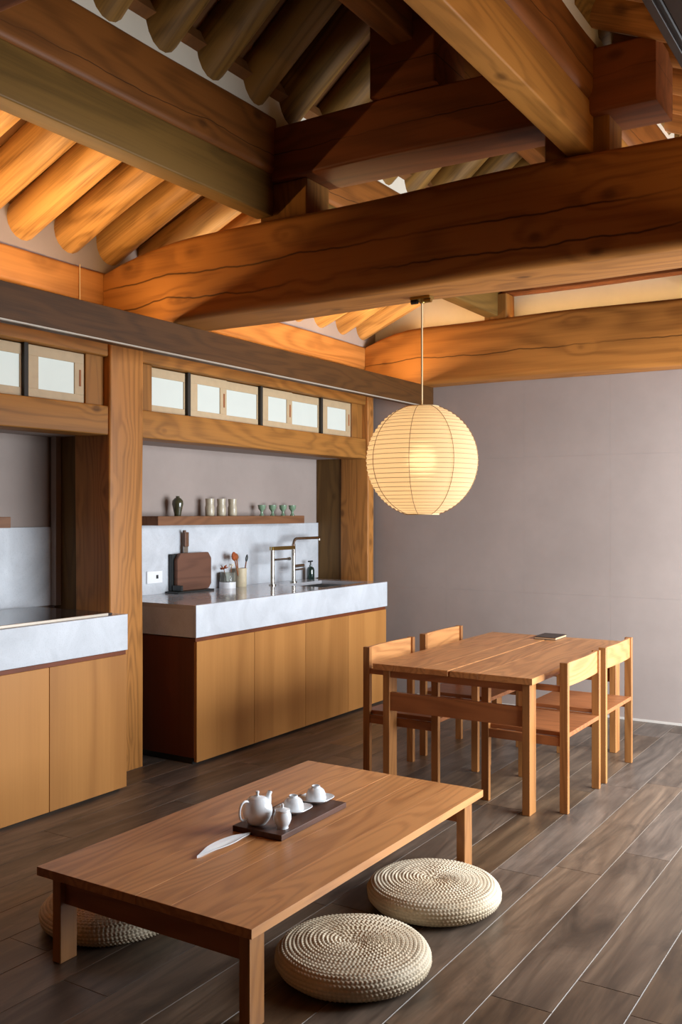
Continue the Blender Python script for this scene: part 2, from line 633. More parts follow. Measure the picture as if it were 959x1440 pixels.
# ------------------------------------------------------------------ floor: grout bed with single planks
WX0, WX1 = -4.22, 0.35          # left wall face, right wall face
YB, YF = 6.48, -1.20            # back wall face, front wall face
flo = box('floor', (WX0 - 0.1, WX1 + 0.1, YF - 0.1, YB + 0.1, -0.12, -0.0012), M['grout'], bev=0)
struct(flo)
PW = 0.1865
PL = 1.372
known = {-2: 3.502, -1: 3.644, 0: 2.567, 1: 2.789}
pm = bmesh.new()
bx(pm, 0.0008, PW - 0.0014, 0.0010, PL - 0.0010, -0.012, 0.0, 0.0008)
plank_me = None
k0 = math.floor((-3.6 + 1.108) / PW) - 1
for k in range(k0, 9):
    x0 = -1.108 + k * PW
    j = known.get(k, rnd.uniform(0, PL))
    y = j - PL * math.ceil((j - YF) / PL)
    while y < YB:
        ya, yb = max(y, YF), min(y + PL, YB)
        xa, xb = x0, min(x0 + PW, WX1)
        if yb - ya > 0.02 and xb - xa > 0.02:
            if plank_me and yb - ya > PL - 1e-4 and xb - xa > PW - 1e-4:
                o = bpy.data.objects.new('plank', plank_me)
                COL.objects.link(o)
                place(o, (xa, ya, 0), flo)
            else:
                b = bmesh.new()
                bx(b, xa + 0.0008, xb - 0.0014, ya + 0.0010, yb - 0.0010, -0.012, 0, 0.0008)
                o = link_mesh('plank', b, M['plank'], flo, (xa, ya, 0))
                if yb - ya > PL - 1e-4 and xb - xa > PW - 1e-4:
                    plank_me = o.data
        y += PL
pm.free()

# ------------------------------------------------------------------ walls
wl = bmesh.new()
bx(wl, WX0 - 0.15, WX0, YF, YB + 0.2, 0, 1.86, 0)
wall_left = struct(link_mesh('wall_left', wl, M['plaster'], None, (WX0, 3, 0)))
# soffit of the two recesses
box('soffit', (WX0, -3.93, YF, 6.40, 1.825, 1.86), M['plaster'], wall_left, bev=0)
wb = bmesh.new()
bx(wb, WX0 - 0.2, WX1 + 0.2, YB, YB + 0.15, 0, 2.62, 0)
wall_back = struct(link_mesh('wall_back', wb, M['plaster'], None, (-2, YB, 0)))
gb = bmesh.new()
vv = [(-4.3, 2.6), (-1.95, 4.3), (0.6, 2.5), (0.6, 2.42), (-4.3, 2.42)]
f0 = [gb.verts.new((x, YB + 0.002, z)) for x, z in vv]
f1 = [gb.verts.new((x, YB + 0.15, z)) for x, z in vv]
gb.faces.new(f0)
gb.faces.new(list(reversed(f1)))
for i in range(5):
    gb.faces.new((f0[i], f0[(i + 1) % 5], f1[(i + 1) % 5], f1[i]))
link_mesh('gable_plaster', gb, M['plaster_gable'], wall_back, (-2, YB, 2.5))
for kx in range(6):
    for z0, z1 in ((0.016, 0.829), (0.829, 1.800), (1.800, 2.345)):
        xa = -1.914 + (kx - 3) * 0.6205
        box('wallpaper_sheet', (xa + .0003, min(WX1, xa + 0.6205) - .0003, YB - 0.0010, YB, z0 + .0003, z1 - .0003), M['plaster'], wall_back, bev=0.0005, origin=(-2, YB, 0))
struct(box('baseboard_back', (-3.4, WX1, YB - 0.008, YB + 0.01, 0.0, 0.016), M['baseboard'], bev=0.001))
wf = bmesh.new()
bx(wf, WX0 - 0.2, WX1 + 0.2, YF - 0.15, YF, 0, 4.3, 0)
struct(link_mesh('wall_front', wf, M['shelf'], None, (-2, YF, 0)))
wr = bmesh.new()
for y0, y1, z0, z1 in ((YF, 3.5, 0, 2.7), (6.36, YB + .15, 0, 2.7), (3.5, 6.36, 0, 0.12), (3.5, 6.36, 2.08, 2.7)):
    bx(wr, WX1, WX1 + 0.12, y0, y1, z0, z1, 0)
struct(link_mesh('wall_right', wr, M['plaster'], None, (WX1, 3, 0)))

# ------------------------------------------------------------------ columns, jambs, lintels
tag(timber('column', 'Z', 0.0, 2.36, (-3.868, 3.742), (0.268, 0.25), M['column'], rad=0.012, wob=0.002, seed=3),
    'thick knotty pine column standing between the hob counter and the sink counter', 'column')
tag(timber('column', 'Z', 0.0, 2.36, (-3.858, 6.345), (0.25, 0.09), M['column'], rad=0.010, wob=0.001, seed=5),
    'pine column at the far end of the sink counter beside the back wall', 'column')
box('jamb', (WX0, -4.0, 3.66, 3.84, 0, 1.83), M['jamb'], wall_left, bev=0.004)
box('jamb', (WX0, -3.985, 6.315, 6.42, 0, 1.83), M['jamb'], wall_left, bev=0.004)
tag(timber('lintel', 'Y', 0.4, 3.616, (-3.83, 1.89), (0.16, 0.155), M['lintel'], rad=0.008, wob=0.002, seed=8),
    'knotty pine lintel above the hob recess, left of the thick column', 'beam')
tag(timber('lintel', 'Y', 3.868, 6.298, (-3.83, 1.895), (0.16, 0.155), M['lintel'], rad=0.008, wob=0.002, seed=9),
    'knotty pine lintel over the sink recess, under the row of small paper windows', 'beam')
tag(timber('window_head', 'Y', 0.4, 3.616, (-3.83, 2.37), (0.16, 0.27), M['lintel'], rad=0.01, wob=0.002, seed=10),
    'pine head beam above the paper windows left of the thick column', 'beam')
tag(timber('window_head', 'Y', 3.868, 6.298, (-3.83, 2.37), (0.16, 0.27), M['lintel'], rad=0.01, wob=0.002, seed=11),
    'pine head beam above the paper windows of the sink bay', 'beam')
tag(timber('wall_purlin', 'Y', -1.1, 6.46, (-3.87, 2.59), (0.25, 0.175), M['purlin_wall'], rad=0.02, wob=0.003, seed=12),
    'long orange pine purlin along the top of the kitchen wall under the log rafters', 'beam')

# ------------------------------------------------------------------ small paper windows
ZW0, ZW1 = 1.972, 2.232
pane_shared = {}


def sash(win, y0, y1, x, left, right, pull):
    """one sliding sash: pale frame with a paper pane; left / right tell which stiles are in view"""
    st = 0.062
    z0, z1 = ZW0 + 0.002, ZW1 - 0.002
    bm = bmesh.new()
    ya, yb = y0 + (st if left else 0.010), y1 - (st if right else 0.010)
    bx(bm, x - 0.014, x, y0, y1, z0, z0 + 0.042, 0.001)
    bx(bm, x - 0.014, x, y0, y1, z1 - 0.052, z1, 0.001)
    bx(bm, x - 0.014, x, y0, ya, z0 + 0.042, z1 - 0.052, 0.001)
    bx(bm, x - 0.014, x, yb, y1, z0 + 0.042, z1 - 0.052, 0.001)
    s = link_mesh('sash', bm, M['sash'], win, (x, (y0 + y1) / 2, z0))
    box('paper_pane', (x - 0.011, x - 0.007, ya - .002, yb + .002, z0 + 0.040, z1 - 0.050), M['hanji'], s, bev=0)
    if pull:
        yp = y1 - st * 0.42
        box('finger_pull', (x - 0.001, x + 0.0015, yp - 0.007, yp + 0.007, z0 + 0.085, z1 - 0.085), M['spoon'], s, bev=0.0005)
    return s


XS, XR = -3.79, -3.806
nwin = 0
for ya, yb, jl, jr, items in (
        (1.10, 3.616, (1.10, 1.2), (3.49, 3.616), [(2.70, 3.10, XR, False, False, False), ('bar', 3.112), (3.128, 3.485, XS, True, True, True)]),
        (3.868, 6.298, (3.868, 3.985), (6.145, 6.298), [(3.985, 4.29, XR, False, False, False), ('bar', 4.306), (4.322, 4.66, XS, True, True, True), (4.655, 5.005, XR, False, False, False),
                                 ('bar', 5.020), (5.034, 5.372, XS, True, True, True), (5.366, 5.728, XR, False, False, False), ('bar', 5.742), (5.756, 6.14, XS, True, True, True)])):
    nwin += 1
    win = empty_struct('window_%d' % nwin, (-3.8, (ya + yb) / 2, ZW0))
    box('jamb_board', (-3.86, -3.782, jl[0], jl[1], ZW0 - 0.004, ZW1 + 0.006), M['jamb'] if nwin == 9 else M['post'], win)
    box('jamb_board', (-3.86, -3.782, jr[0], jr[1], ZW0 - 0.004, ZW1 + 0.006), M['post'], win)
    box('backing', (-3.90, -3.86, ya, yb, ZW0 - 0.004, ZW1 + 0.006), M['dark_bar'], win, bev=0)
    for it in items:
        if it[0] == 'bar':
            box('mullion', (-3.86, -3.786, it[1] - 0.012, it[1] + 0.012, ZW0 - 0.003, ZW1 + 0.004), M['dark_bar'], win, bev=0.001)
        else:
            sash(win, *it)

# ------------------------------------------------------------------ big timbers of the roof


def end_round(xl, amt, run, thick):
    def f(a, u, v):
        t = max(0.0, min(1.0, (a - xl) / run))
        if v > 0:
            v -= amt * (1 - t) ** 2 * (v / thick)
        return u, v
    return f


tag(timber('crossbeam', 'X', -3.745, 0.35, (3.745, 2.571), (0.33, 0.418), M['beam_x'], rad=0.035, wob=0.005, seed=21,
           shape=end_round(-3.745, 0.11, 0.62, 0.209)),
    'huge cracked pine crossbeam running across the room, with the paper lantern hanging from it', 'beam')
tag(timber('crossbeam', 'X', -3.745, 0.35, (6.445, 2.565), (0.33, 0.43), M['beam_back'], rad=0.035, wob=0.005, seed=22,
           shape=end_round(-3.745, 0.10, 0.5, 0.215)),
    'heavy pine crossbeam set along the top of the plain back wall', 'beam')
tag(timber('crossbeam', 'X', -3.745, 0.35, (1.045, 2.571), (0.33, 0.418), M['upper_x'], rad=0.035, wob=0.005, seed=23),
    'dark crossbeam cut off by the top left corner of the picture', 'beam')


def purlin(xc, y0, y1, label, seed, wpur=0.25, bmat='bearer_y', rad=0.055):
    p = thing('purlin', label, 'beam', (xc, (y0 + y1) / 2, 2.80))
    timber('round_purlin', 'Y', y0, y1, (xc, 3.125), (wpur, 0.275), M['purlin_y'], p, rad=rad, wob=0.003, seed=seed)
    timber('bearer', 'Y', y0, y1, (xc, 2.897), (0.104, 0.195) if wpur > .2 else (.1, .195), M[bmat], p, rad=0.008, wob=0.001, seed=seed + 1)
    return p


XL, XRR = -2.715, -1.195
purlin(XL, -1.1, 3.62, 'long purlin with a squared bearer under it, across the upper left of the picture', 31, 0.13, 'bearer_shade', 0.03)
purlin(XL, 3.87, 6.46, 'far stretch of the left purlin behind the cracked crossbeam', 33, 0.13, 'bearer_shade', 0.03)
purlin(XRR, -1.1, 3.655, 'round-edged purlin and bearer coming down from the top towards the short right post', 35, 0.135)
purlin(XRR, 3.87, 6.46, 'far stretch of the right purlin behind the cracked crossbeam', 37, 0.13)
tag(timber('ridge_beam', 'Y', -1.1, 6.46, (-1.95, 3.50), (0.105, 0.18), M['purlin_y'], rad=0.008, wob=0.002, seed=39),
    'dark ridge beam high under the roof, meeting the king post', 'beam')


def jong(a, u, v):
    return u, v - 0.018 * max(0, a + 2.0)


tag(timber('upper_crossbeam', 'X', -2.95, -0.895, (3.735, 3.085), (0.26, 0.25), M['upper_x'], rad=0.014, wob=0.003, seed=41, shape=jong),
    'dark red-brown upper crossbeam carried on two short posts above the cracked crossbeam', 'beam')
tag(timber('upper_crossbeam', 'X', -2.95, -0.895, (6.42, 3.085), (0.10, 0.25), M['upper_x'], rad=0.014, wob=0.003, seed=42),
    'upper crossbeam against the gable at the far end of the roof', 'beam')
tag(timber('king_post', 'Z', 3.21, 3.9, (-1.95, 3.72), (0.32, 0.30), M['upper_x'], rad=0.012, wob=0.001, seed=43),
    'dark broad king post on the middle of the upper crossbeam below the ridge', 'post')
tag(box('short_post', (-2.76, -2.49, 3.645, 3.84, 2.775, 2.962), M['post'], bev=0.006),
    'short post on the cracked crossbeam below the left purlin', 'post')
tag(box('short_post', (-1.345, -1.085, 3.66, 3.84, 2.765, 2.962), M['post'], bev=0.006),
    'short orange post on the cracked crossbeam below the right purlin', 'post')
tag(box('short_post', (-2.77, -2.60, 6.31, 6.46, 2.775, 2.96), M['post'], bev=0.006),
    'short dark post on the back wall crossbeam, right of the lantern cord', 'post')

# ------------------------------------------------------------------ ceiling: boards, log rafters, plaster between them
ceil = empty_struct('ceiling', (-1.95, 2.6, 2.7))


def slab(x0, z0, x1, z1, th=0.06):
    bm = bmesh.new()
    d = Vector((x1 - x0, 0, z1 - z0)).normalized()
    nrm = Vector((-d.z, 0, d.x))
    if nrm.z < 0:
        nrm = -nrm
    q = [Vector((x0, 0, z0)), Vector((x1, 0, z1))]
    vs = []
    for y in (YF - 0.15, YB + 0.16):
        for p, s in ((q[0], 0), (q[1], 0), (q[1], th), (q[0], th)):
            vs.append(bm.verts.new(p + nrm * s + Vector((0, y, 0))))
    for f in ((0, 1, 2, 3), (7, 6, 5, 4), (0, 4, 5, 1), (1, 5, 6, 2), (2, 6, 7, 3), (3, 7, 4, 0)):
        bm.faces.new([vs[i] for i in f])
    return link_mesh('roof_boarding', bm, M['roof_board'], ceil, ((x0 + x1) / 2, 2.6, (z0 + z1) / 2))


OS, US = 0.42, 0.80
RO, RU = 0.100, 0.104
# bottom line of the rafters: outer from (-3.745, 2.735), upper from (-2.65, 3.285)
def ob(x, side):
    d = abs(x - (-1.95))
    return 2.735 + (1.795 - d) * OS
def ub(x):
    return 3.268 + (0.70 - abs(x + 1.95)) * US
co, cu = math.hypot(1, OS), math.hypot(1, US)
hO, hU = RO * co, RU * cu
for s in (-1, 1):
    up = 0.10 if s > 0 else 0.0
    slab(-1.95 + s * 2.62, ob(-1.95 + 2.62, s) + hO + 0.05 + up, -1.95 + s * 0.66, ob(-1.95 + 0.66, s) + hO + 0.05 + up)
    slab(-1.95 + s * 0.86, ub(-1.95 + 0.86) + hU + 0.045, -1.95, ub(-1.95) + hU + 0.045)


def rafter(name, xa, za, xb, zb, y, r, seed, mat='rafter'):
    """a slightly irregular log from (xa, za) to (xb, zb) at y, its axis along local X"""
    rg = random.Random(seed)
    L = math.hypot(xb - xa, zb - za)
    bm = bmesh.new()
    n, N = 18, 14
    ph = [rg.uniform(0, 6.28) for _ in range(6)]
    rings = []
    for i in range(N + 1):
        t = i / N
        x = L * t
        rr = r * (1.0 - 0.10 * t + 0.03 * math.sin(5 * x + ph[0]))
        oy, oz = 0.008 * math.sin(2.6 * x + ph[1]), 0.006 * math.sin(3.1 * x + ph[2])
        rings.append([bm.verts.new((x, oy + rr * (1 + 0.03 * math.sin(2 * 2 * PI * k / n + ph[3])) * math.cos(2 * PI * k / n), oz + rr * math.sin(2 * PI * k / n))) for k in range(n)])
    for a, b in zip(rings, rings[1:]):
        for k in range(n):
            bm.faces.new((a[k], a[(k + 1) % n], b[(k + 1) % n], b[k]))
    bm.faces.new(list(reversed(rings[0])))
    bm.faces.new(rings[-1])
    o = link_mesh(name, bm, M[mat], ceil, (0, 0, 0), smooth=50)
    o.location = Vector((xa, y, za)) - WPOS[ceil.name]
    ang = math.atan2(zb - za, xb - xa)
    o.rotation_euler = (rg.uniform(-0.5, 0.5), -ang, 0)
    return o


yo = [3.378 + 0.290 * k + (0.0) for k in range(-10, 12)]
yu = [3.470 + 0.305 * k for k in range(-10, 11)]
for i, y in enumerate(yo):
    if y > 6.45:
        continue
    if abs(y - 3.668) < 0.02:
        y -= 0.02
    rafter('rafter', -4.35, ob(-1.95 - 2.4, -1) + hO, -2.76, ob(-1.95 - 0.81, -1) + hO, y, RO, 100 + i)
    rafter('rafter', 0.42, ob(-1.95 + 2.37, 1) + hO + .1, -1.15, ob(-1.95 + 0.80, 1) + hO + .1, y + 0.207, RO, 200 + i, 'rafter_right')
for i, y in enumerate(yu):
    if y > 6.42 or y < -0.2:
        continue
    if abs(y - 3.775) < 0.01:
        y = 3.745
    rafter('rafter', -1.95 - 0.84, ub(-1.95 + 0.84) + hU, -1.99, ub(-1.99) + hU, y, RU, 300 + i, 'rafter_shade')
    rafter('rafter', -1.95 + 0.84, ub(-1.95 + 0.84) + hU, -1.91, ub(-1.91) + hU, y + 0.03, RU, 400 + i, 'rafter_shade')
for xi in (XL + 0.045, XRR - 0.045):
    box('plaster_infill', (xi - 0.012, xi + 0.012, YF, YB, 3.20, 3.56), M['infill'], ceil, bev=0)
for xi in (XL - 0.05, XRR + 0.05):
    box('plaster_infill', (xi - 0.012, xi + 0.012, YF, YB, 3.18, 3.50), M['infill'], ceil, bev=0)
box('plaster_infill', (-3.795, -3.772, YF, YB, 2.655, 3.02), M['plaster'], ceil, bev=0)

# ------------------------------------------------------------------ light troughs
def trough(xf, sgn, label, edge='alu'):
    """front board faces the room; the led lies behind it. sgn = direction from front face to the inside"""
    t = thing('light_trough', label, 'light trough', (xf, 2.7, 2.194))
    a, b = sorted((xf, xf + sgn * 0.020))
    box('front_board', (a, b, -1.1, 6.462, 2.202, 2.356), M['trough'], t, bev=0.002)
    a, b = sorted((xf + sgn * 0.020, xf + sgn * 0.105))
    box('base_board', (a, b, -1.1, 6.462, 2.206, 2.220), M['trough'], t, bev=0.001)
    a, b = sorted((xf - sgn * 0.002, xf + sgn * 0.012))
    box('edge_strip', (a, b, -1.1, 6.462, 2.194, 2.202), M[edge], t, bev=0.001)
    a, b = sorted((xf + sgn * 0.050, xf + sgn * 0.095))
    box('led_strip', (a, b, -1.1, 6.46, 2.312, 2.326), M['led'], t, bev=0.001)
    a, b = sorted((xf + sgn * 0.060, xf + sgn * 0.085))
    box('led_rail', (a, b, -1.1, 6.46, 2.220, 2.312), M['alu'], t, bev=0.001)
    box('end_plate', (*sorted((xf + sgn * 0.0, xf + sgn * 0.11)), 6.462, 6.478, 2.18, 2.357), M['trough'], t, bev=0.001)
    return t


tk = trough(-3.26, -1, 'long dark wood light trough hanging in front of the kitchen windows')
bm = bmesh.new()
tube(bm, [(-3.738, 3.41, 2.676), (-3.738, 3.41, 2.42), (-3.66, 3.41, 2.30), (-3.36, 3.41, 2.225)], 0.0028, 6)
link_mesh('power_cord', bm, M['cord'], tk, (-3.738, 3.41, 2.42))
trough(-0.390, 1, 'dark grey light trough cut off by the top right corner of the picture', 'trough')

# ------------------------------------------------------------------ kitchen: cabinets, tops, recesses
FX = -3.494


def cabinet(y0, y1, seams, label):
    c = thing('base_cabinet', label, 'cabinet', ((FX + WX0) / 2, (y0 + y1) / 2, 0))
    bm = bmesh.new()
    bx(bm, WX0 + 0.02, FX - 0.022, y0, y1, 0.035, 0.70, 0.001)
    link_mesh('carcass', bm, M['carcass'], c, (-3.9, (y0 + y1) / 2, 0.035))
    box('toe_kick', (WX0 + 0.05, FX - 0.04, y0 + 0.01, y1 - 0.01, 0, 0.035), M['black_metal'], c, bev=0)
    box('top_rail', (FX - 0.022, FX - 0.008, y0, y1, 0.682, 0.704), M['carcass'], c, bev=0.001)
    for a, b in zip(seams, seams[1:]):
        box('door', (FX - 0.021, FX, a + 0.0016, b - 0.0016, 0.014, 0.684), M['veneer'], c, bev=0.0012)
    return c


cabinet(4.034, 6.165, (4.034, 4.56, 5.105, 5.632, 6.165), 'honey-coloured base cabinet with four flat doors under the sink counter')
cabinet(1.30, 3.500, (1.30, 1.86, 2.43, 3.004, 3.500), 'honey-coloured base cabinet under the hob counter at the left edge')


def counter_stone(name, y0, y1, hole, label):
    bm = bmesh.new()
    t = thing(name, label, 'countertop', ((FX + WX0) / 2, (y0 + y1) / 2, 0.705))
    if hole:
        hx0, hx1, hy0, hy1 = hole
        for b in ((WX0, hx0, y0, y1), (hx1, FX - 0.02, y0, y1), (hx0, hx1, y0, hy0), (hx0, hx1, hy1, y1)):
            bx(bm, *b, 0.862, 0.886, 0)
    else:
        bx(bm, WX0, FX - 0.02, y0, y1, 0.862, 0.886, 0)
    bmesh.ops.remove_doubles(bm, verts=bm.verts, dist=1e-5)
    link_mesh('slab', bm, M['stone_top'], t, ((FX + WX0) / 2, (y0 + y1) / 2, 0.862))
    bm = bmesh.new()
    bx(bm, FX - 0.02, FX, y0, y1, 0.706, 0.887, 0.0015)
    link_mesh('front_apron', bm, M['stone'], t, (FX, (y0 + y1) / 2, 0.706))
    for y in (y0, y1):
        a, b = (y, y + 0.02) if y == y0 else (y - 0.02, y)
        box('side_apron', (WX0, FX - 0.02, a, b, 0.706, 0.862), M['stone'], t, bev=0)
    return t


HOLE = (-4.0, -3.62, 5.50, 6.06)
counter_stone('countertop', 4.030, 6.181, HOLE, 'thick white stone countertop with the sink and tall taps')
counter_stone('countertop', 1.30, 3.506, None, 'thick white stone countertop with the black hob at the left edge')
sk = bmesh.new()
x0, x1, y0, y1 = HOLE
for b in ((x0 - .01, x1 + .01, y0 - .01, y1 + .01, 0.715, 0.722), (x0 - .01, x0, y0 - .01, y1 + .01, 0.722, 0.862), (x1, x1 + .01, y0 - .01, y1 + .01, 0.722, 0.862), (x0, x1, y0 - .01, y0, 0.722, 0.862), (x0, x1, y1, y1 + .01, 0.722, 0.862)):
    bx(sk, *b, 0)
tag(link_mesh('sink', sk, M['sink_steel'], None, ((x0 + x1) / 2, (y0 + y1) / 2, 0.715)), 'steel sink basin sunk into the white countertop in front of the taps', 'sink')

hob = thing('induction_hob', 'flat black glass hob with a pale metal edge on the left countertop', 'hob', (-3.85, 3.0, 0.886))
box('glass_plate', (-4.12, -3.535, 2.60, 3.44, 0.886, 0.898), M['hob'], hob, bev=0.002)
box('metal_edge', (-3.535, -3.522, 2.72, 3.40, 0.886, 0.900), M['alu'], hob, bev=0.001)

box('backsplash', (WX0, WX0 + 0.018, 3.86, 6.36, 0.886, 1.322), M['stone'], wall_left, bev=0.001)
box('backsplash', (WX0, WX0 + 0.018, 1.0, 3.625, 0.886, 1.322), M['stone'], wall_left, bev=0.001)
box('edge_return', (WX0 + 0.018, WX0 + 0.06, 3.622, 3.66, 0.886, 1.83), M['plaster'], wall_left, bev=0.001)

tag(box('wall_shelf', (WX0, -4.05, 4.32, 5.90, 1.323, 1.380), M['shelf'], bev=0.002), 'brown wooden wall shelf above the sink counter carrying small pottery', 'shelf')
tag(box('wall_shelf', (WX0, -4.05, 1.9, 3.232, 1.323, 1.380), M['shelf'], bev=0.002), 'brown wooden wall shelf end at the left edge above the hob', 'shelf')

ol = thing('outlet', 'white wall socket on the stone backsplash behind the thick column', 'socket', (WX0 + 0.018, 4.45, 0.955))
box('plate', (WX0 + 0.018, WX0 + 0.027, 4.375, 4.515, 0.955, 1.035), M['white_plastic'], ol, bev=0.003)
box('socket_hole', (WX0 + 0.026, WX0 + 0.0285, 4.455, 4.475, 0.985, 1.008), M['black_metal'], ol, bev=0.001)

# ------------------------------------------------------------------ things on the shelf
ZS = 1.380


def pot(name, prof, c, mat, label, cat, group=None, n=28):
    bm = bmesh.new()
    lathe(bm, prof, n, c)
    return tag(link_mesh(name, bm, mat, None, c, smooth=45), label, cat, group)


pot('bottle_vase', [(0, 0), (.021, 0), (.022, .012), (.029, .045), (.036, .078), (.034, .098), (.022, .113), (.012, .119), (.011, .124), (.014, .128), (.009, .128), (.008, .12), (0, .12)],
    (-4.13, 4.585, ZS), M['vase_glaze'], 'small dark olive vase with a narrow neck at the left end of the shelf', 'vase')
cp = [(0, 0), (.028, 0), (.031, .006), (.032, .055), (.027, .075), (.029, .1), (.030, .116), (.027, .116), (.025, .1), (.024, .02), (0, .016)]
names = ['leftmost of the three tall beige stoneware cups on the shelf', 'middle one of the three tall beige stoneware cups on the shelf', 'rightmost of the three tall beige stoneware cups on the shelf']
for i, y in enumerate((4.90, 5.02, 5.14)):
    o = pot('stoneware_cup', cp, (-4.13, y, ZS), M['stoneware'], names[i], 'cup', 'tall stoneware cups on the shelf')
gp = [(0, 0), (.018, 0), (.018, .005), (.010, .014), (.009, .030), (.016, .040), (.026, .052), (.029, .078), (.0265, .078), (.023, .055), (.012, .044), (0, .042)]
names = ['leftmost green stem cup of the row of four on the shelf', 'second green stem cup from the left on the shelf', 'third green stem cup from the left on the shelf', 'rightmost green stem cup, at the right end of the shelf']
for i, y in enumerate((5.475, 5.605, 5.735, 5.855)):
    pot('stem_cup', gp, (-4.13, y, ZS), M['celadon'], names[i], 'cup', 'green stem cups on the shelf')

# ------------------------------------------------------------------ things on the sink counter
ZC = 0.886
ks = thing('board_stand', 'black metal stand holding the cutting board on the counter', 'stand', (-4.15, 4.6, ZC))
bm = bmesh.new()
bx(bm, -4.198, -4.09, 4.545, 4.90, ZC, ZC + 0.012, 0.002)
link_mesh('base', bm, M['black_metal'], ks, (-4.15, 4.72, ZC))
box('back_plate', (-4.198, -4.170, 4.575, 4.90, ZC + 0.012, 1.135), M['black_metal'], ks, bev=0.003)
box('foot_wedge', (-4.168, -4.095, 4.575, 4.60, ZC + 0.012, ZC + 0.05), M['black_metal'], ks, bev=0.004)
cb = bmesh.new()
oc = [(4.615, ZC + .013), (4.905, ZC + .013), (4.93, ZC + .045), (4.93, 1.10), (4.90, 1.14), (4.625, 1.14), (4.592, 1.10), (4.592, ZC + .045)]
fa = [cb.verts.new((-4.168 + 0.0 + (z - ZC) * 0.0, y, z)) for y, z in oc]
fb_ = [cb.verts.new((-4.140, y, z)) for y, z in oc]
cb.faces.new(fa)
cb.faces.new(list(reversed(fb_)))
for i in range(8):
    cb.faces.new((fa[i], fa[(i + 1) % 8], fb_[(i + 1) % 8], fb_[i]))
bmesh.ops.recalc_face_normals(cb, faces=cb.faces)
bmesh.ops.bevel(cb, geom=list(cb.edges), offset=0.003, segments=2, affect='EDGES')
tag(link_mesh('cutting_board', cb, M['board'], None, (-4.15, 4.76, ZC + .013)), 'dark walnut cutting board with clipped corners standing on the counter', 'cutting board')
kn = thing('knife', 'kitchen knife with brown handle sticking up behind the cutting board', 'knife', (-4.16, 4.705, 1.06))
box('blade', (-4.1685, -4.1695 + .002, 4.685, 4.727, 1.06, 1.185), M['steel'], kn, bev=0)
bm = bmesh.new()
bx(bm, -4.179, -4.158, 4.688, 4.726, 1.180, 1.275, 0.005, 2)
bx(bm, -4.178, -4.159, 4.684, 4.700, 1.268, 1.288, 0.004, 2)
link_mesh('handle', bm, M['knife_handle'], kn, (-4.168, 4.705, 1.18))

jar = thing('glass_jar', 'short glass jar with a white base band holding dried flowers on the counter', 'jar', (-4.14, 5.10, ZC))
bm = bmesh.new()
lathe(bm, [(0, .002), (.052, .002), (.054, .008), (.054, .098), (.049, .108), (.047, .108), (.050, .097), (.050, .01), (0, .008)], 28, (-4.14, 5.10, ZC))
link_mesh('glass', bm, M['glass'], jar, (-4.14, 5.10, ZC), smooth=45)
bm = bmesh.new()
lathe(bm, [(.0545, 0), (.0565, 0), (.0565, .042), (.0545, .042), (.0545, 0)], 28, (-4.14, 5.10, ZC))
link_mesh('white_band', bm, M['white_plastic'], jar, (-4.14, 5.10, ZC), smooth=45)


def flower(name, base, tip, mat, label, petals, size, seed):
    rg = random.Random(seed)
    f = thing(name, label, 'dried flower', base)
    bm = bmesh.new()
    b, t_ = Vector(base), Vector(tip)
    tube(bm, [b, b.lerp(t_, 0.5) + Vector((0.003, 0.002, 0)), t_], 0.0022, 6)
    link_mesh('stem', bm, M['spoon'], f, base)
    bm = bmesh.new()
    for k in range(petals):
        a = 2 * PI * k / petals + rg.uniform(-.3, .3)
        el = rg.uniform(-0.2, 0.9)
        d = Vector((math.cos(a) * math.cos(el), math.sin(a) * math.cos(el), math.sin(el)))
        s_ = d.cross(Vector((0, 0, 1))).normalized()
        L = size * rg.uniform(.7, 1.15)
        p0 = t_
        v = [bm.verts.new(p0), bm.verts.new(p0 + d * L * .55 + s_ * L * .28 + Vector((0, 0, .004))), bm.verts.new(p0 + d * L), bm.verts.new(p0 + d * L * .55 - s_ * L * .28 + Vector((0, 0, .004))), bm.verts.new(p0 + d * L * .5 - Vector((0, 0, .006)))]
        bm.faces.new((v[0], v[1], v[2]))
        bm.faces.new((v[0], v[2], v[3]))
        bm.faces.new((v[0], v[4], v[1]))
        bm.faces.new((v[1], v[4], v[2]))
        bm.faces.new((v[2], v[4], v[3]))
        bm.faces.new((v[3], v[4], v[0]))
    link_mesh('petals', bm, mat, f, tip)


flower('dried_flower', (-4.14, 5.09, ZC + .012), (-4.12, 5.035, 1.022), M['dried'], 'rust-brown dried flower leaning left out of the glass jar', 11, 0.040, 1)
flower('dried_flower', (-4.135, 5.11, ZC + .012), (-4.115, 5.11, 1.035), M['cotton'], 'white dried flower in the middle of the glass jar', 9, 0.030, 2)

ck = pot('utensil_crock', [(0, 0), (.036, 0), (.039, .006), (.040, .118), (.042, .130), (.038, .130), (.036, .118), (.035, .012), (0, .010)],
         (-4.13, 5.235, ZC), M['crock'], 'tall cream crock holding kitchen utensils, right of the glass jar', 'crock')


def utensil(name, base, tip, head, hl, mat, label):
    u = thing(name, label, 'utensil', base)
    b, t_ = Vector(base), Vector(tip)
    bm = bmesh.new()
    tube(bm, [b, t_], 0.0045, 8)
    link_mesh('handle', bm, M['spoon'], u, base)
    d = (t_ - b).normalized()
    bm = bmesh.new()
    ts = [0, .15, .35, .6, .85, 1]
    tube(bm, [t_ - d * .004 + d * hl * q for q in ts], [head * f for f in (.25, .7, 1, 1.0, .7, .15)], 10)
    for v in bm.verts:
        rel = v.co - t_
        v.co.x = t_.x + d.x * rel.dot(d) + (rel.x - d.x * rel.dot(d)) * 0.45
    link_mesh('head', bm, mat, u, tip, smooth=True)


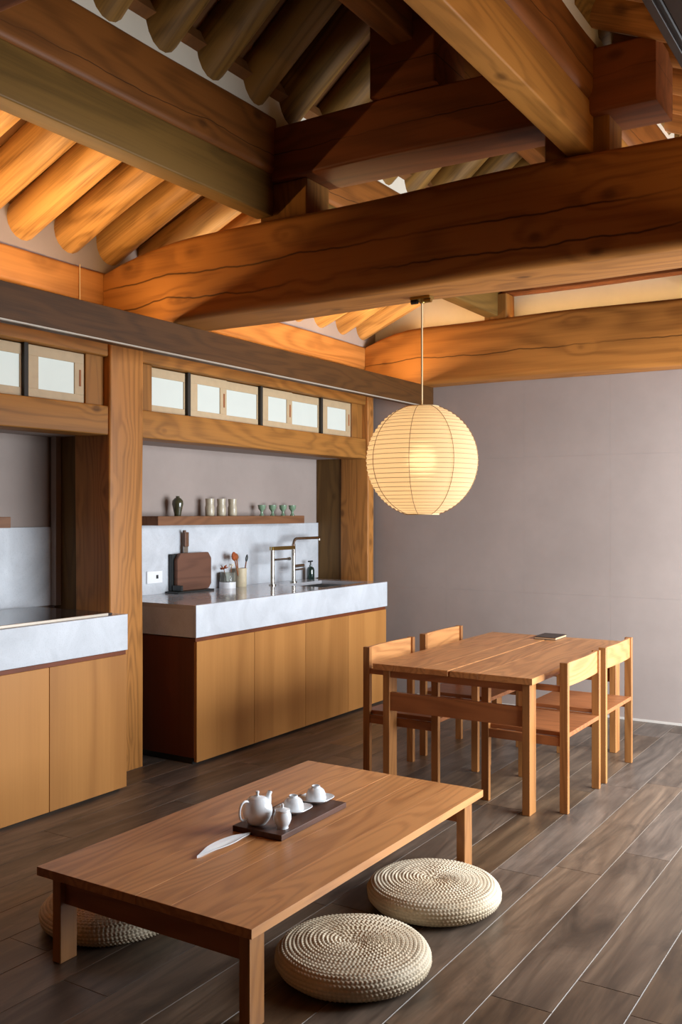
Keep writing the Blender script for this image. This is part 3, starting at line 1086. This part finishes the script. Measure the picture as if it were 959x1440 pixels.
utensil('wooden_spoon', (-4.13, 5.225, ZC + .014), (-4.12, 5.155, 1.075), 0.026, 0.065, M['dried'], 'reddish wooden spoon standing at the left in the cream crock')
utensil('wooden_spoon', (-4.14, 5.235, ZC + .014), (-4.135, 5.195, 1.075), 0.020, 0.05, M['spoon'], 'dark wooden spoon standing in the middle of the cream crock')
utensil('spatula', (-4.12, 5.242, ZC + .014), (-4.118, 5.278, 1.06), 0.013, 0.055, M['black_metal'], 'dark spatula leaning right in the cream crock')

fc = thing('filter_tap', 'slim steel tap with a flat top spout and side lever, left of the sink faucet', 'tap', (-4.02, 5.455, ZC))
bm = bmesh.new()
tube(bm, [(-4.02, 5.455, ZC), (-4.02, 5.455, ZC + .008)], 0.026, 20)
tube(bm, [(-4.02, 5.455, ZC + .006), (-4.02, 5.455, 1.158)], 0.0155, 20)
link_mesh('pole', bm, M['steel'], fc, (-4.02, 5.455, ZC), smooth=40)
box('spout', (-4.036, -4.004, 5.44, 5.715, 1.134, 1.160), M['brass'], fc, bev=0.004, seg=2)  # steel spout coloured tan, a painted reflection of the wall
bm = bmesh.new()
tube(bm, [(-4.02, 5.462, 1.067), (-4.02, 5.645, 1.067)], 0.0075, 12)
tube(bm, [(-4.02, 5.645, 1.067), (-4.02, 5.668, 1.067)], 0.012, 12)
link_mesh('lever', bm, M['steel'], fc, (-4.02, 5.46, 1.067), smooth=40)
f2 = thing('sink_faucet', 'tall steel faucet with a bent horizontal spout over the sink', 'tap', (-4.06, 5.77, ZC))
bm = bmesh.new()
tube(bm, [(-4.06, 5.77, ZC), (-4.06, 5.77, ZC + .01)], 0.026, 20)
pts = [(-4.06, 5.77, ZC + .008), (-4.06, 5.77, 1.165)]
for k in range(1, 7):
    a = R(15 * k)
    pts.append((-4.06, 5.77 + .045 * (1 - math.cos(a)), 1.165 + .045 * math.sin(a)))
pts.append((-4.06, 6.125, 1.21))
tube(bm, pts, [.0155, .0155] + [.0105] * 7, 16)
tube(bm, [(-4.06, 6.115, 1.21), (-4.06, 6.115, 1.19)], 0.0095, 12)
link_mesh('spout_pipe', bm, M['steel'], f2, (-4.06, 5.77, ZC), smooth=40)
bm = bmesh.new()
tube(bm, [(-4.06, 5.785, 1.005), (-4.06, 5.90, 1.008)], 0.012, 14)
tube(bm, [(-4.06, 5.79, 0.978), (-4.06, 5.89, 0.980)], 0.007, 12)
link_mesh('handle', bm, M['steel'], f2, (-4.06, 5.78, 0.978), smooth=40)

sb = thing('soap_dispenser', 'small dark green pump bottle at the back of the sink', 'soap bottle', (-4.13, 6.10, ZC))
bm = bmesh.new()
lathe(bm, [(0, 0), (.028, 0), (.030, .004), (.030, .075), (.024, .092), (.010, .100), (.010, .112), (0, .112)], 24, (-4.13, 6.10, ZC))
link_mesh('bottle', bm, M['green_bottle'], sb, (-4.13, 6.10, ZC), smooth=45)
bm = bmesh.new()
tube(bm, [(-4.13, 6.10, ZC + .11), (-4.13, 6.10, ZC + .138)], 0.006, 10)
tube(bm, [(-4.13, 6.07, ZC + .140), (-4.13, 6.125, ZC + .140)], 0.006, 10)
link_mesh('pump', bm, M['black_metal'], sb, (-4.13, 6.10, ZC + .11), smooth=40)

# ------------------------------------------------------------------ paper lantern
LC = Vector((-1.962, 3.785, 1.634))
LR = 0.251
lan = thing('pendant_lantern', 'round white paper lantern glowing under the cracked crossbeam', 'lamp', (LC.x, LC.y, LC.z - LR))
bm = bmesh.new()
NR, SUB = 30, 4
prof = []
a0, a1 = R(-72.5), R(72.5)
for i in range(NR * SUB + 1):
    a = a0 + (a1 - a0) * i / (NR * SUB)
    fr = (i % SUB) / SUB
    sag = 0.0045 * math.sin(PI * fr)
    prof.append(((LR - sag) * math.cos(a), (LR - sag) * math.sin(a)))
lathe(bm, prof, 72, LC)
link_mesh('paper_shade', bm, M['lantern'], lan, LC, smooth=True)
M['rib'] = plain('bamboo_rib', (150, 112, 64), 0.7)
bm = bmesh.new()
for i in range(NR + 1):
    a = a0 + (a1 - a0) * i / NR
    rr, zz = (LR - .0008) * math.cos(a), (LR - .0008) * math.sin(a)
    ring = [(LC.x + rr * math.cos(2 * PI * k / 72), LC.y + rr * math.sin(2 * PI * k / 72), LC.z + zz) for k in range(73)]
    tube(bm, ring, 0.0011, 4, cap=False)
ribs = link_mesh('bamboo_ribs', bm, M['rib'], lan, LC)
ribs['kind'] = 'stuff'
for k in range(8):
    az = 2 * PI * (k + 0.33) / 8
    pts = []
    for i in range(25):
        a = a0 + (a1 - a0) * i / 24
        rr = LR + 0.0006
        pts.append((LC.x + rr * math.cos(a) * math.cos(az), LC.y + rr * math.cos(a) * math.sin(az), LC.z + rr * math.sin(a)))
    bm = bmesh.new()
    tube(bm, pts, 0.0013, 5)
    link_mesh('seam', bm, M['rib'], lan, LC)
for s in (1, -1):
    bm = bmesh.new()
    rr = LR * math.cos(a1)
    ring = [(LC.x + rr * math.cos(2 * PI * k / 40), LC.y + rr * math.sin(2 * PI * k / 40), LC.z + s * LR * math.sin(a1)) for k in range(41)]
    tube(bm, ring, 0.003, 6, cap=False)
    link_mesh('rim_ring', bm, M['cord'], lan, LC)
bm = bmesh.new()
tube(bm, [(LC.x, LC.y, 2.345), (LC.x, LC.y, LC.z + 0.15)], 0.0042, 8)
link_mesh('cord', bm, M['cord'], lan, (LC.x, LC.y, LC.z + .09))
bm = bmesh.new()
lathe(bm, [(0, .0), (.018, .0), (.02, .004), (.02, .06), (.012, .07), (0, .07)], 16, (LC.x, LC.y, LC.z + 0.085))
link_mesh('bulb_holder', bm, M['white_plastic'], lan, (LC.x, LC.y, LC.z + .085), smooth=40)
bm = bmesh.new()
lathe(bm, [(0, .046), (.012, .047), (.02, .052), (.024, .062), (.020, .074), (.012, .084), (0, .085)], 20, LC)
link_mesh('bulb', bm, M['bulb'], lan, LC, smooth=True)
bm = bmesh.new()
bx(bm, LC.x - .05, LC.x + .05, LC.y - .022, LC.y + .022, 2.352, 2.366, .002)
tube(bm, [(LC.x, LC.y, 2.354), (LC.x, LC.y, 2.336)], [.022, .010], 14)
link_mesh('rosette', bm, M['brass'], lan, (LC.x, LC.y, 2.336))
for s, m in ((-1, 'black_metal'), (1, 'brass')):
    bm = bmesh.new()
    tube(bm, [(LC.x + s * .018, LC.y - .006, 2.345), (LC.x + s * .05, LC.y - .006, 2.345)], .010, 12)
    link_mesh('clamp', bm, M[m], lan, (LC.x + s * .03, LC.y, 2.345))
pl = bpy.data.lights.new('lantern_light', 'POINT')
pl.energy = 0.85
pl.color = (1.0, 0.76, 0.50)
pl.shadow_soft_size = 0.05
po = bpy.data.objects.new('lantern_light', pl)
po.location = (LC.x, LC.y, LC.z + 0.0)
COL.objects.link(po)

# ------------------------------------------------------------------ low table
TZ = 0.300
lt = thing('low_table', 'long low cherry wood table with the white tea set on it', 'table', (-1.96, 2.747, 0))
X0, X1, Y0, Y1 = -2.380, -1.540, 1.997, 3.497
cuts = [X0, X0 + .145, X0 + .285, (X0 + X1) / 2, X1 - .285, X1 - .135, X1]
for i, (a, b) in enumerate(zip(cuts, cuts[1:])):
    g0 = 0.0012 if i == 3 else 0.0
    g1 = 0.0012 if i == 2 else 0.0
    box('top_board', (a + g0, b - g1, Y0, Y1, TZ - .027, TZ), M['cherry_y'], lt, bev=0.0012 if i in (2, 3) else 0.0003)
for x in ((X0 + .033, X0 + .069), (X1 - .069, X1 - .033)):
    for y in ((2.030, 2.098), (3.396, 3.464)):
        box('leg', (x[0], x[1], y[0], y[1], 0, TZ - .027), M['cherry_z'], lt, bev=0.002)
for y in ((2.050, 2.074), (3.420, 3.444)):
    box('apron', (X0 + .069, X1 - .069, y[0], y[1], .180, TZ - .027), M['cherry_x'], lt, bev=0.001)
for x in ((X0 + .14, X0 + .165), (X1 - .165, X1 - .14)):
    box('side_rail', (x[0], x[1], 2.074, 3.420, .215, TZ - .027), M['cherry_y'], lt, bev=0.001)

# ------------------------------------------------------------------ dining table
DZ = 0.640
dt = thing('dining_table', 'cherry wood dining table with four chairs around it', 'table', (-2.0, 4.905, 0))
X0, X1, Y0, Y1 = -2.430, -1.585, 4.150, 5.660
cuts = [X0, X0 + .14, X0 + .29, (X0 + X1) / 2, X1 - .27, X1 - .12, X1]
for i, (a, b) in enumerate(zip(cuts, cuts[1:])):
    g0 = 0.004 if i == 3 else 0.0
    g1 = 0.004 if i == 2 else 0.0
    box('top_board', (a + g0, b - g1, Y0, Y1, DZ - .030, DZ), M['cherry_y'], dt, bev=0.003 if i in (2, 3) else 0.0003)
for x in ((-2.384, -2.346), (-1.642, -1.604)):
    for y in ((4.171, 4.251), (5.540, 5.620)):
        box('leg', (x[0], x[1], y[0], y[1], 0, DZ - .030), M['cherry_z'], dt, bev=0.002)
for y in ((4.180, 4.215), (5.575, 5.610)):
    box('cleat', (-2.346, -1.642, y[0], y[1], .572, DZ - .030), M['cherry_x'], dt, bev=0.001)
    box('stretcher', (-2.346, -1.642, y[0] - .002, y[1] - .010, .407, .498), M['cherry_x'], dt, bev=0.001)

# ------------------------------------------------------------------ dining chairs (built once facing -x, then copied)


def make_chair():
    """right-hand chair: back at x = -1.466, near side y = 4.292"""
    c = thing('dining_chair', 'x', 'chair', (-1.685, 4.544, 0))
    ya, yb = 4.292, 4.797
    xb0, xb1 = -1.505, -1.466
    xf0, xf1 = -1.900, -1.862
    for y0, y1 in ((ya, ya + .026), (yb - .026, yb)):
        box('rear_leg', (xb0, xb1, y0, y1, 0, .702), M['cherry_z'], c, bev=0.0015)
        box('front_leg', (xf0, xf1, y0, y1, 0, .592), M['cherry_z'], c, bev=0.0015)
        yi = (y0 + .003, y1 - .003)
        box('armrest', (xf1, xb0, yi[0], yi[1], .565, .592), M['cherry_x'], c, bev=0.001)
        box('seat_rail', (xf1, xb0, yi[0], yi[1], .310, .352), M['cherry_x'], c, bev=0.001)
    box('seat', (xf0 + .004, xb1 - .002, ya + .026, yb - .026, .352, .373), M['cherry_x'], c, bev=0.0015)
    # slightly hollowed back panel
    bm = bmesh.new()
    N = 10
    for i in range(N + 1):
        t = i / N
        y = ya + .026 + (yb - ya - .052) * t
        s = 0.016 * (1 - (2 * t - 1) ** 2)
        for z in (.590, .700):
            bm.verts.new((xb0 + .012 + s, y, z))
            bm.verts.new((xb0 + .030 + s * .5, y, z))
    bm.verts.ensure_lookup_table()
    V = bm.verts
    for i in range(N):
        p, q = 4 * i, 4 * i + 4
        bm.faces.new((V[p], V[q], V[q + 2], V[p + 2]))
        bm.faces.new((V[p + 1], V[p + 3], V[q + 3], V[q + 1]))
        bm.faces.new((V[p + 2], V[q + 2], V[q + 3], V[p + 3]))
        bm.faces.new((V[p], V[p + 1], V[q + 1], V[q]))
    bm.faces.new((V[0], V[2], V[3], V[1]))
    e = 4 * N
    bm.faces.new((V[e], V[e + 1], V[e + 3], V[e + 2]))
    link_mesh('backrest', bm, M['cherry_y'], c, (-1.485, 4.544, .59), smooth=30)
    return c


ch = make_chair()
ch['label'] = 'cherry wood armchair on the right side of the dining table, nearest the camera'
ch['group'] = 'dining chairs'
for loc, rz, lab in (((-1.685, 5.138, 0), 0, 'cherry wood armchair on the right side of the dining table, nearest the back wall'),
                     ((-2.331, 4.507, 0), PI, 'cherry wood armchair on the kitchen side of the dining table, nearest the camera'),
                     ((-2.331, 5.142, 0), PI, 'cherry wood armchair on the kitchen side of the dining table, nearest the back wall')):
    c = copy_tree(ch, loc, None, rz)
    c['label'] = lab

nb = thing('notebook', 'small dark notebook lying at the far end of the dining table', 'notebook', (-2.01, 5.575, DZ))
box('pages', (-2.078, -1.945, 5.478, 5.668, DZ + .002, DZ + .013), M['paper'], nb, bev=0.001)
box('cover', (-2.082, -1.943, 5.474, 5.672, DZ + .013, DZ + .016), M['notebook'], nb, bev=0.001)
box('back_cover', (-2.082, -1.943, 5.474, 5.672, DZ, DZ + .002), M['notebook'], nb, bev=0.0005)

# ------------------------------------------------------------------ woven straw floor cushions


def cushion_mesh():
    bm = bmesh.new()
    rad, ht = 0.238, 0.098
    rows_top, rows_side = 19, 7
    sub = 7
    # outline (r, z) by arc length: top slightly domed with a dimple, rounded flank, flat bottom
    base = []
    n = 200
    for i in range(n + 1):
        t = i / n
        if t < 0.62:
            r = t / 0.62 * 0.205
            z = ht - 0.014 * (r / 0.205) ** 2.5 - 0.010 * math.exp(-(r / 0.05) ** 2)
        else:
            a = (t - 0.62) / 0.38 * R(165) - R(0)
            r = 0.188 + 0.050 * math.sin(R(20) + a * 0.97)
            z = 0.046 + 0.0405 * math.cos(R(18) + a)
        base.append(Vector((r, z)))
    L = [0]
    for p, q in zip(base, base[1:]):
        L.append(L[-1] + (q - p).length)
    tot = L[-1]
    rows = rows_top + rows_side
    NS = rows * sub
    NA = 384

    def at(s):
        s = max(0, min(tot, s))
        lo = 0
        while lo < n - 1 and L[lo + 1] < s:
            lo += 1
        f = (s - L[lo]) / max(1e-9, L[lo + 1] - L[lo])
        d = (base[lo + 1] - base[lo]).normalized()
        return base[lo].lerp(base[lo + 1], f), Vector((-d.y, d.x))
    rings = []
    rw = tot / rows
    for i in range(1, NS + 1):
        s = tot * i / NS
        ring = []
        for k in range(NA):
            th = 2 * PI * k / NA
            ss = s + rw * (th / (2 * PI)) - rw * 0.5       # a spiral coil
            row = ss / rw
            fr = row - math.floor(row)
            p, nv = at(s)
            ri = math.floor(row)
            circ = max(6, round(2 * PI * max(at((ri + .5) * rw)[0].x, 0.012) / 0.0135))
            v = 2 * fr - 1
            coil = max(0.0, 1 - v * v) ** 0.6
            ph = th * circ + 2.6 * (abs(v) - 0.5) + ri * 2.4 + 0.9 * math.sin(th * 3 + ri * 1.7)
            h = 0.0052 * coil * (0.62 + 0.38 * math.sin(ph)) * (1 + 0.18 * math.sin(7 * th + ri * 2.1)) + 0.0012 * math.sin(2 * th + 1.0) * math.sin(3 * th + ri * .4)
            q = p + nv * (h - 0.002)
            ring.append(bm.verts.new((max(q.x, 0.0005) * math.cos(th), max(q.x, 0.0005) * math.sin(th), q.y)))
        rings.append(ring)
    for a, b in zip(rings, rings[1:]):
        for k in range(NA):
            bm.faces.new((a[k], b[k], b[(k + 1) % NA], a[(k + 1) % NA]))
    bm.faces.new(rings[0])
    bm.faces.new(list(reversed(rings[-1])))
    return bm


cm = cushion_mesh()
zmin = min(v.co.z for v in cm.verts)
bmesh.ops.translate(cm, verts=cm.verts, vec=(0, 0, -zmin))
c1 = link_mesh('floor_cushion', cm, M['straw'], None, (0, 0, 0), smooth=True)
c1.location = (-1.525, 2.485, 0.0005)
tag(c1, 'round woven straw floor cushion at the near right side of the low table', 'cushion', 'woven floor cushions')
for loc, rz, lab in (((-1.54, 3.062, 0.0005), 1.9, 'round woven straw floor cushion beside the far right leg of the low table'),
                     ((-2.405, 2.341, 0.0005), 4.0, 'round woven straw floor cushion half hidden behind the left leg of the low table')):
    c = c1.copy()
    COL.objects.link(c)
    c.location = loc
    c.rotation_euler.z = rz
    c['label'] = lab

# ------------------------------------------------------------------ tea set
tr = bmesh.new()
bx(tr, -.1025, .1025, -.214, .214, 0, .020, .002, 2)
tray = link_mesh('tea_tray', tr, M['walnut_y'], None, (0, 0, 0))
tray.location = (-1.976, 2.797, TZ)
tray.rotation_euler.z = R(1.5)
tag(tray, 'rectangular dark walnut board under the tea set on the low table', 'tray')
ZT = TZ + 0.020

rt, fwd = Vector((.8455, .534, 0)), Vector((-.534, .8455, 0))
tpc = Vector((-2.010, 2.640, ZT))
tp = thing('teapot', 'round white porcelain teapot with a looped handle at the near end of the tray', 'teapot', tpc)
bm = bmesh.new()
lathe(bm, [(0, .002), (.026, .002), (.028, 0), (.031, .002), (.042, .015), (.050, .032), (.0525, .047), (.050, .063), (.043, .078), (.035, .086), (.033, .088), (0, .088)], 40, tpc)
link_mesh('body', bm, M['porcelain'], tp, tpc, smooth=50)
bm = bmesh.new()
lathe(bm, [(.033, .0875), (.031, .0905), (.02, .0945), (.008, .097), (.005, .099), (.0045, .104), (.0065, .110), (.0055, .114), (0, .115)], 32, tpc)
link_mesh('lid', bm, M['porcelain'], tp, tpc + Vector((0, 0, .088)), smooth=50)
ax = (rt * .72 + fwd * .69).normalized()
bm = bmesh.new()
pts = [tpc + ax * a + Vector((0, 0, z)) for a, z in ((-.040, .083), (-.052, .088), (-.066, .084), (-.076, .068), (-.078, .048), (-.072, .030), (-.058, .026), (-.046, .030))]
sm = []
for i in range(len(pts) - 1):
    for q in range(4):
        t = q / 4
        p0, p1, p2, p3 = pts[max(i - 1, 0)], pts[i], pts[i + 1], pts[min(i + 2, len(pts) - 1)]
        sm.append(0.5 * ((2 * p1) + (p2 - p0) * t + (2 * p0 - 5 * p1 + 4 * p2 - p3) * t * t + (3 * p1 - p0 - 3 * p2 + p3) * t ** 3))
sm.append(pts[-1])
tube(bm, sm, 0.0042, 10)
link_mesh('handle', bm, M['porcelain'], tp, tpc, smooth=50)
bm = bmesh.new()
pts = [tpc + ax * a + Vector((0, 0, z)) for a, z in ((.030, .046), (.042, .064), (.048, .080), (.051, .092), (.057, .103))]
tube(bm, pts, [.021, .0165, .0115, .0088, .0082], 14)
link_mesh('spout', bm, M['porcelain'], tp, tpc, smooth=50)

jc = Vector((-1.912, 2.652, ZT))
sj = thing('sugar_jar', 'small white lidded porcelain jar beside the teapot', 'jar', jc)
bm = bmesh.new()
lathe(bm, [(0, .001), (.019, .001), (.021, 0), (.020, .007), (.026, .016), (.0312, .031), (.0305, .045), (.026, .054), (.0255, .058), (.0265, .060), (0, .060)], 36, jc)
link_mesh('body', bm, M['porcelain'], sj, jc, smooth=50)
bm = bmesh.new()
lathe(bm, [(.0265, .0600), (.0255, .063), (.012, .068), (.005, .070), (.004, .074), (.0055, .079), (.003, .082), (0, .0825)], 32, jc)
link_mesh('lid', bm, M['porcelain'], sj, jc + Vector((0, 0, .06)), smooth=50)


def saucer_mesh(c):
    bm = bmesh.new()
    n = 64
    rings = []
    for f, z in ((0.0, .003), (.35, .003), (.62, .004), (.85, .010), (1.0, .017), (.985, .0185), (.84, .0125), (.60, .007), (.3, .006), (0, .006)):
        if f == 0:
            rings.append([bm.verts.new(c + Vector((0, 0, z)))])
            continue
        ring = []
        for k in range(n):
            a = 2 * PI * k / n
            ro = .064 * (1 + .13 * f * (math.cos(2 * (a - .95)) * .5 + .5 * math.cos(4 * (a - .95))))
            ring.append(bm.verts.new(c + Vector((ro * f * math.cos(a), ro * f * math.sin(a), z))))
        rings.append(ring)
    for a, b in zip(rings, rings[1:]):
        for k in range(n):
            k2 = (k + 1) % n
            if len(a) == 1:
                bm.faces.new((a[0], b[k], b[k2]))
            elif len(b) == 1:
                bm.faces.new((a[k], b[0], a[k2]))
            else:
                bm.faces.new((a[k], b[k], b[k2], a[k2]))
    lathe(bm, [(.026, .0035), (.026, 0), (.023, 0), (.023, .0035)], 32, c)
    return bm


def cup_mesh(c):
    bm = bmesh.new()   # upside down: rim below, foot ring on top
    lathe(bm, [(.0365, .0), (.0388, .0), (.0385, .010), (.0365, .024), (.031, .037), (.022, .045), (.0165, .047), (.0155, .054), (.0135, .054), (.0135, .048), (0, .047), (0, .044), (.02, .042), (.030, .033), (.035, .020), (.0365, .0)], 40, c)
    return bm


sau = link_mesh('saucer', saucer_mesh(Vector((0, 0, 0))), M['porcelain'], None, (0, 0, 0), smooth=50)
cup = link_mesh('teacup', cup_mesh(Vector((0, 0, 0))), M['porcelain'], None, (0, 0, 0), smooth=50)
first = True
for (x, y), wh in (((-1.979, 2.812), 'near'), ((-1.978, 2.957), 'far')):
    s_, c_ = (sau, cup) if first else (sau.copy(), cup.copy())
    if not first:
        COL.objects.link(s_)
        COL.objects.link(c_)
    s_.location = (x, y, ZT)
    c_.location = (x, y, ZT + .0072)
    tag(s_, 'white petal-edged porcelain saucer ' + ('in the middle of the tray' if first else 'at the far end of the tray'), 'saucer', 'tea saucers')
    tag(c_, 'white porcelain teacup turned upside down ' + ('next to the small lidded jar' if first else 'at the far end of the tray'), 'teacup', 'upside-down teacups')
    first = False

# leaf-shaped dish
bm = bmesh.new()
NL, NW = 28, 8
lx, ly0, ly1 = -1.998, 2.312, 2.584
top, bot = [], []
for i in range(NL + 1):
    t = i / NL
    y = ly0 + (ly1 - ly0) * t
    wd = 0.027 * math.sin(PI * min(1, max(0, t))) ** 1.05 + 0.0006
    cx = lx + 0.006 * (t - 0.5)
    lift = 0.004 * (2 * t - 1) ** 4
    ra, rb = [], []
    for j in range(NW + 1):
        u = 2 * j / NW - 1
        z = 0.0055 + 0.010 * abs(u) ** 0.8 * min(1, wd / 0.02) + lift + (0.0 if abs(u) > 0.01 else -0.0035)
        ra.append(bm.verts.new((cx + wd * u, y, TZ + z)))
        rb.append(bm.verts.new((cx + wd * u * .97, y, TZ + max(0.0003, z - 0.0035))))
    top.append(ra)
    bot.append(rb)
for i in range(NL):
    for j in range(NW):
        bm.faces.new((top[i][j], top[i][j + 1], top[i + 1][j + 1], top[i + 1][j]))
        bm.faces.new((bot[i][j], bot[i + 1][j], bot[i + 1][j + 1], bot[i][j + 1]))
    bm.faces.new((top[i][0], top[i + 1][0], bot[i + 1][0], bot[i][0]))
    bm.faces.new((top[i][NW], bot[i][NW], bot[i + 1][NW], top[i + 1][NW]))
bm.faces.new(top[0] + list(reversed(bot[0])))
bm.faces.new(list(reversed(top[NL])) + bot[NL])
tag(link_mesh('leaf_dish', bm, M['porcelain'], None, (lx, 2.45, TZ), smooth=50), 'slim white leaf-shaped dish on the low table in front of the tray', 'dish')
